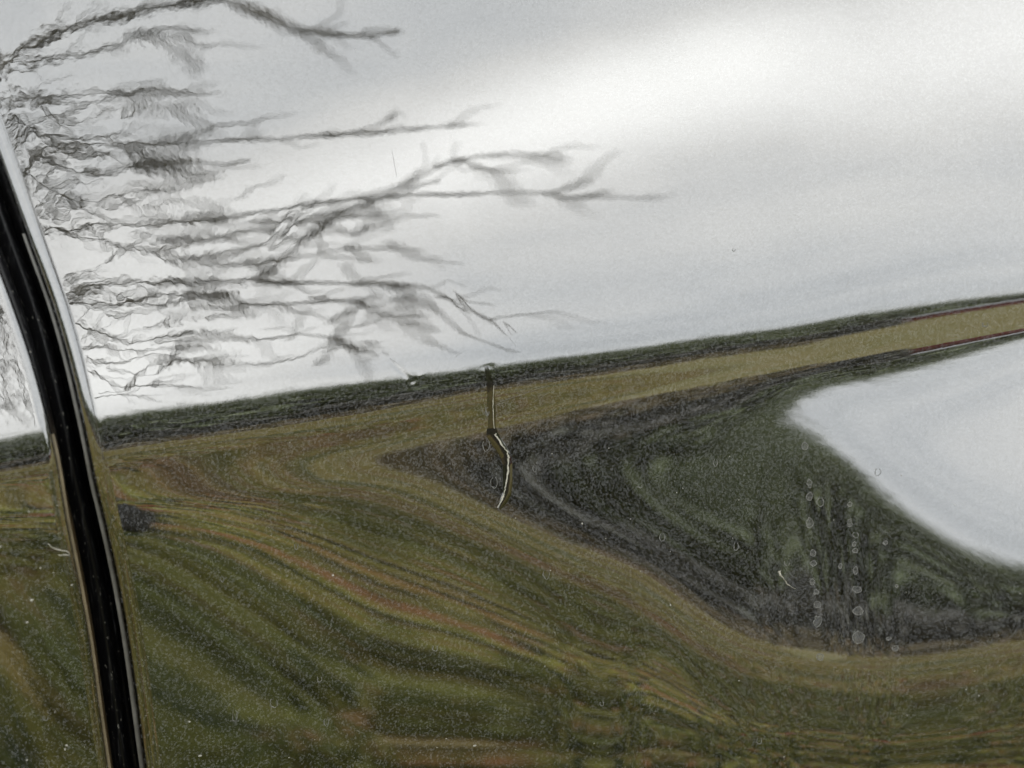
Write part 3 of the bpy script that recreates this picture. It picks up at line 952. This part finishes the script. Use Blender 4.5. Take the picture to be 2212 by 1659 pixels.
shed = empty("shed", polar(46, 62), label="long low red shed with a pale grey roof at the edge of the field", category="shed")
shed.rotation_euler.z = math.radians(46)
for nm, parts, mt in (("wall", [box(-10, -2, 0, 10, 2, 1.55)], simple("red_boards", (.16, .028, .030), .8, .3, 3)),
                      ("roof", [(np.array([(-10.3, 2.4, 1.5), (10.3, 2.4, 1.5), (10.3, 0, 2.15), (-10.3, 0, 2.15), (-10.3, -2.4, 1.5), (10.3, -2.4, 1.5)]), np.array([[0, 1, 2, 3], [3, 2, 5, 4]]))], simple("grey_roof", (.30, .31, .33), .6, .15, 4)),
                      ("door", [box(-1, 1.98, 0, 1, 2.04, 1.4)], simple("dark_door", (.05, .02, .02), .8)),
                      ("window", [box(4, 1.98, .6, 5, 2.04, 1.2)], simple("dark_pane", (.02, .025, .03), .1)),
                      ("window", [box(-5, 1.98, .6, -4, 2.04, 1.2)], bpy.data.materials.get("dark_pane"))):
    v, q = join(parts)
    h = put(nm, mesh_np(nm, v, q, mt, smooth_shade=False)); h.parent = shed

# big bare tree near the car; its branches are what the shoulder of the panel mirrors
BRANCHES = [
    ([(-80,170),(0,137),(45,105),(110,75),(200,45),(300,25),(400,8),(480,-6),(560,30),(640,60),(720,75),(790,78),(865,66)], 30),
    ([(-60,150),(0,138),(90,135),(180,115),(260,95),(320,68),(380,55),(445,70)], 18),
    ([(320,68),(355,95),(395,112)], 12), ([(375,70),(410,90),(450,104)], 11), ([(640,60),(665,84),(700,92)], 10), ([(600,45),(650,72),(690,58)], 8),
    ([(-60,230),(0,213),(90,210),(200,195),(300,198),(390,200),(475,203)], 14),
    ([(0,290),(60,265),(140,250),(230,212),(300,195)], 14), ([(20,250),(100,300),(170,345),(240,330)], 20), ([(60,285),(150,300),(220,290),(300,330)], 22),
    ([(100,320),(250,312),(350,312),(480,302),(600,300),(700,291),(790,283),(830,262),(855,243)], 17), ([(700,291),(800,288),(900,278),(960,272),(1030,268)], 14),
    ([(400,302),(470,270),(545,266)], 14), ([(80,335),(170,372),(250,372),(330,342),(400,345),(470,357),(545,345)], 20), ([(360,345),(420,380),(470,372)], 16),
    ([(120,420),(200,440),(300,410),(380,415),(470,380)], 13), ([(60,380),(140,430),(230,470),(300,490)], 12),
    ([(60,510),(110,500),(200,490),(300,485),(430,475),(560,460),(680,440),(780,428),(900,420),(1010,420),(1100,414),(1180,418),(1240,430),(1315,412)], 19),
    ([(1240,428),(1300,425),(1350,428),(1400,429)], 8), ([(1180,418),(1240,405),(1270,392)], 8),
    ([(940,362),(980,346),(1020,352),(1060,372)], 15), ([(980,346),(1060,335),(1110,330),(1170,342),(1225,356)], 10), ([(1020,360),(1080,372),(1130,368)], 8), ([(1150,335),(1190,332),(1225,345)], 8),
    ([(555,615),(620,550),(680,500),(740,460),(790,440),(880,398),(950,360)], 15), ([(790,440),(860,425),(900,400),(950,392)], 12),
    ([(60,480),(90,500),(160,508),(260,530),(340,545),(420,570),(500,575),(620,560),(760,535),(920,540)], 14),
    ([(330,545),(450,520),(560,492),(680,468),(760,450)], 10), ([(400,560),(480,540),(600,530),(720,500)], 8), ([(540,480),(640,480),(760,470),(950,465)], 7),
    ([(110,640),(150,636),(230,620),(320,605),(420,610),(550,605),(700,612),(830,612),(900,618),(960,636),(1010,668),(1060,692),(1105,722)], 20),
    ([(110,655),(160,652),(260,655),(340,640),(420,632),(550,660),(700,652),(800,642)], 22), ([(250,650),(330,662),(400,648),(500,640)], 14),
    ([(150,690),(200,712),(280,745),(350,730),(420,716),(560,736),(650,720),(740,735),(820,770)], 14), ([(160,760),(200,745),(300,760),(400,748),(470,760)], 10),
    ([(180,775),(240,790),(330,765),(430,782),(560,790),(640,775),(700,748),(740,710),(765,668)], 11), ([(185,800),(210,808),(260,838),(350,830),(480,842)], 11), ([(200,860),(280,850),(350,870)], 8),
    ([(690,790),(730,730),(755,690)], 9), ([(830,612),(900,640),(960,682),(1000,722),(1060,742),(1115,762)], 13), ([(1050,692),(1120,680),(1195,672)], 9), ([(940,640),(1000,650),(1070,660)], 8),
    ([(620,470),(680,500),(700,545),(640,600)], 7), ([(840,520),(900,560),(1000,570)], 7), ([(860,640),(900,690),(940,720)], 9), ([(760,650),(860,690),(930,740),(990,765)], 9),
    ([(-60,560),(0,610),(60,660),(100,740)], 9), ([(-60,700),(0,720),(50,780),(85,850)], 9), ([(-40,860),(10,870),(60,890),(95,920)], 8), ([(-60,790),(0,800),(50,830),(80,880)], 7)]


def bare_tree():
    root = empty("bare_tree", polar(-7, 6.8), label="large leafless tree on the lawn whose branches the car's shoulder mirrors", category="tree")
    big, small = [], []
    base = np.array(polar(-7, 6.8))
    tr = [base + np.array(p) for p in ((0, 0, -.1), (.05, .1, 1.2), (-.06, .05, 2.6), (.08, 0, 4.2), (.0, .1, 6.2), (.2, 0, 8.4))]
    v, q = tube(tr, [.30, .25, .22, .17, .11, .04], 12)
    put("trunk", mesh_np("trunk", v - base, q, BARK)).parent = root

    def to_space(pts, dist, wob=0.0):
        p = resample(pts, 14.0)
        P0, r = mirrored(p[:, 0], p[:, 1])
        k = dist + wob * np.sin(np.linspace(0, 5, len(p)))
        return P0 + r * (k[:, None] if np.ndim(k) else k)

    for pts, wpx in BRANCHES:
        d0 = 6.6 + RNG.normal(0, .45)
        S = smooth(to_space(pts, d0, .25), 1.0) if len(pts) > 3 else to_space(pts, d0)
        rad = wpx * .00105 * np.linspace(1.0, .35, len(S)) * (1 + .35 * np.sin(np.linspace(0, 9 + wpx, len(S)))) + .002
        if pts[0][0] < 130:      # reaches back to the trunk
            h0 = max(1.4, min(7.5, S[0, 2] * .72))
            st = base + np.array([0, .05, h0])
            lead = np.linspace(st, S[0], 7)[:-1]; lead[1:-1, 2] -= .12
            S = np.concatenate([lead, S]); rad = np.concatenate([np.linspace(max(.05, rad[0] * 1.6), rad[0], 6), rad])
        big.append(tube(S, rad, 7))
        L = len(resample(pts, 14.0)) * 14
        for _ in range(max(2, int(L / 58)) if pts[-1][0] < 1000 else max(2, int(L / 130))):
            i = RNG.integers(1, len(pts)); f = RNG.random()
            a = np.array(pts[i - 1], float) * (1 - f) + np.array(pts[i], float) * f
            dr = np.array(pts[i], float) - np.array(pts[i - 1], float); dr /= np.linalg.norm(dr)
            ang = RNG.choice([-1, 1]) * RNG.uniform(.12, .5)
            dr = np.array([dr[0] * math.cos(ang) - dr[1] * math.sin(ang), dr[0] * math.sin(ang) + dr[1] * math.cos(ang)])
            ln = RNG.uniform(40, 130)
            tw = [a, a + dr * ln * .35 + RNG.normal(0, 5, 2), a + dr * ln * .7 + RNG.normal(0, 9, 2), a + dr * ln + RNG.normal(0, 12, 2)]
            if max(p[1] for p in tw) > 990 - .165 * tw[1][0] - 70:
                continue
            S = to_space(tw, d0 + RNG.normal(0, .1))
            small.append(tube(S, np.linspace(max(.006, rad[-1] * .55), .003, len(S)), 5))
    for _ in range(210):         # the thicket of twigs close to the trunk
        x = 40 + 760 * RNG.random()**2.2; y = RNG.uniform(200, 860) if x < 380 else RNG.uniform(420, 780)
        if x < curve(E_RIGHT, np.array([y]))[0] + 30:
            continue
        ln = RNG.uniform(40, 130); ang = RNG.normal(0, .45)
        tw = [np.array([x, y]) + np.array([math.cos(ang), math.sin(ang)]) * ln * f + RNG.normal(0, 6, 2) for f in (0, .3, .65, 1)]
        S = to_space(tw, 6.6 + RNG.normal(0, .5))
        small.append(tube(S, np.linspace(RNG.uniform(.006, .017), .004, len(S)), 5))
    v, q = join(big)
    put("branches", mesh_np("branches", v - base, q, BARK), kind="stuff").parent = root
    v, q = join(small)
    put("twigs", mesh_np("twigs", v - base, q, BARK), kind="stuff").parent = root


bare_tree()
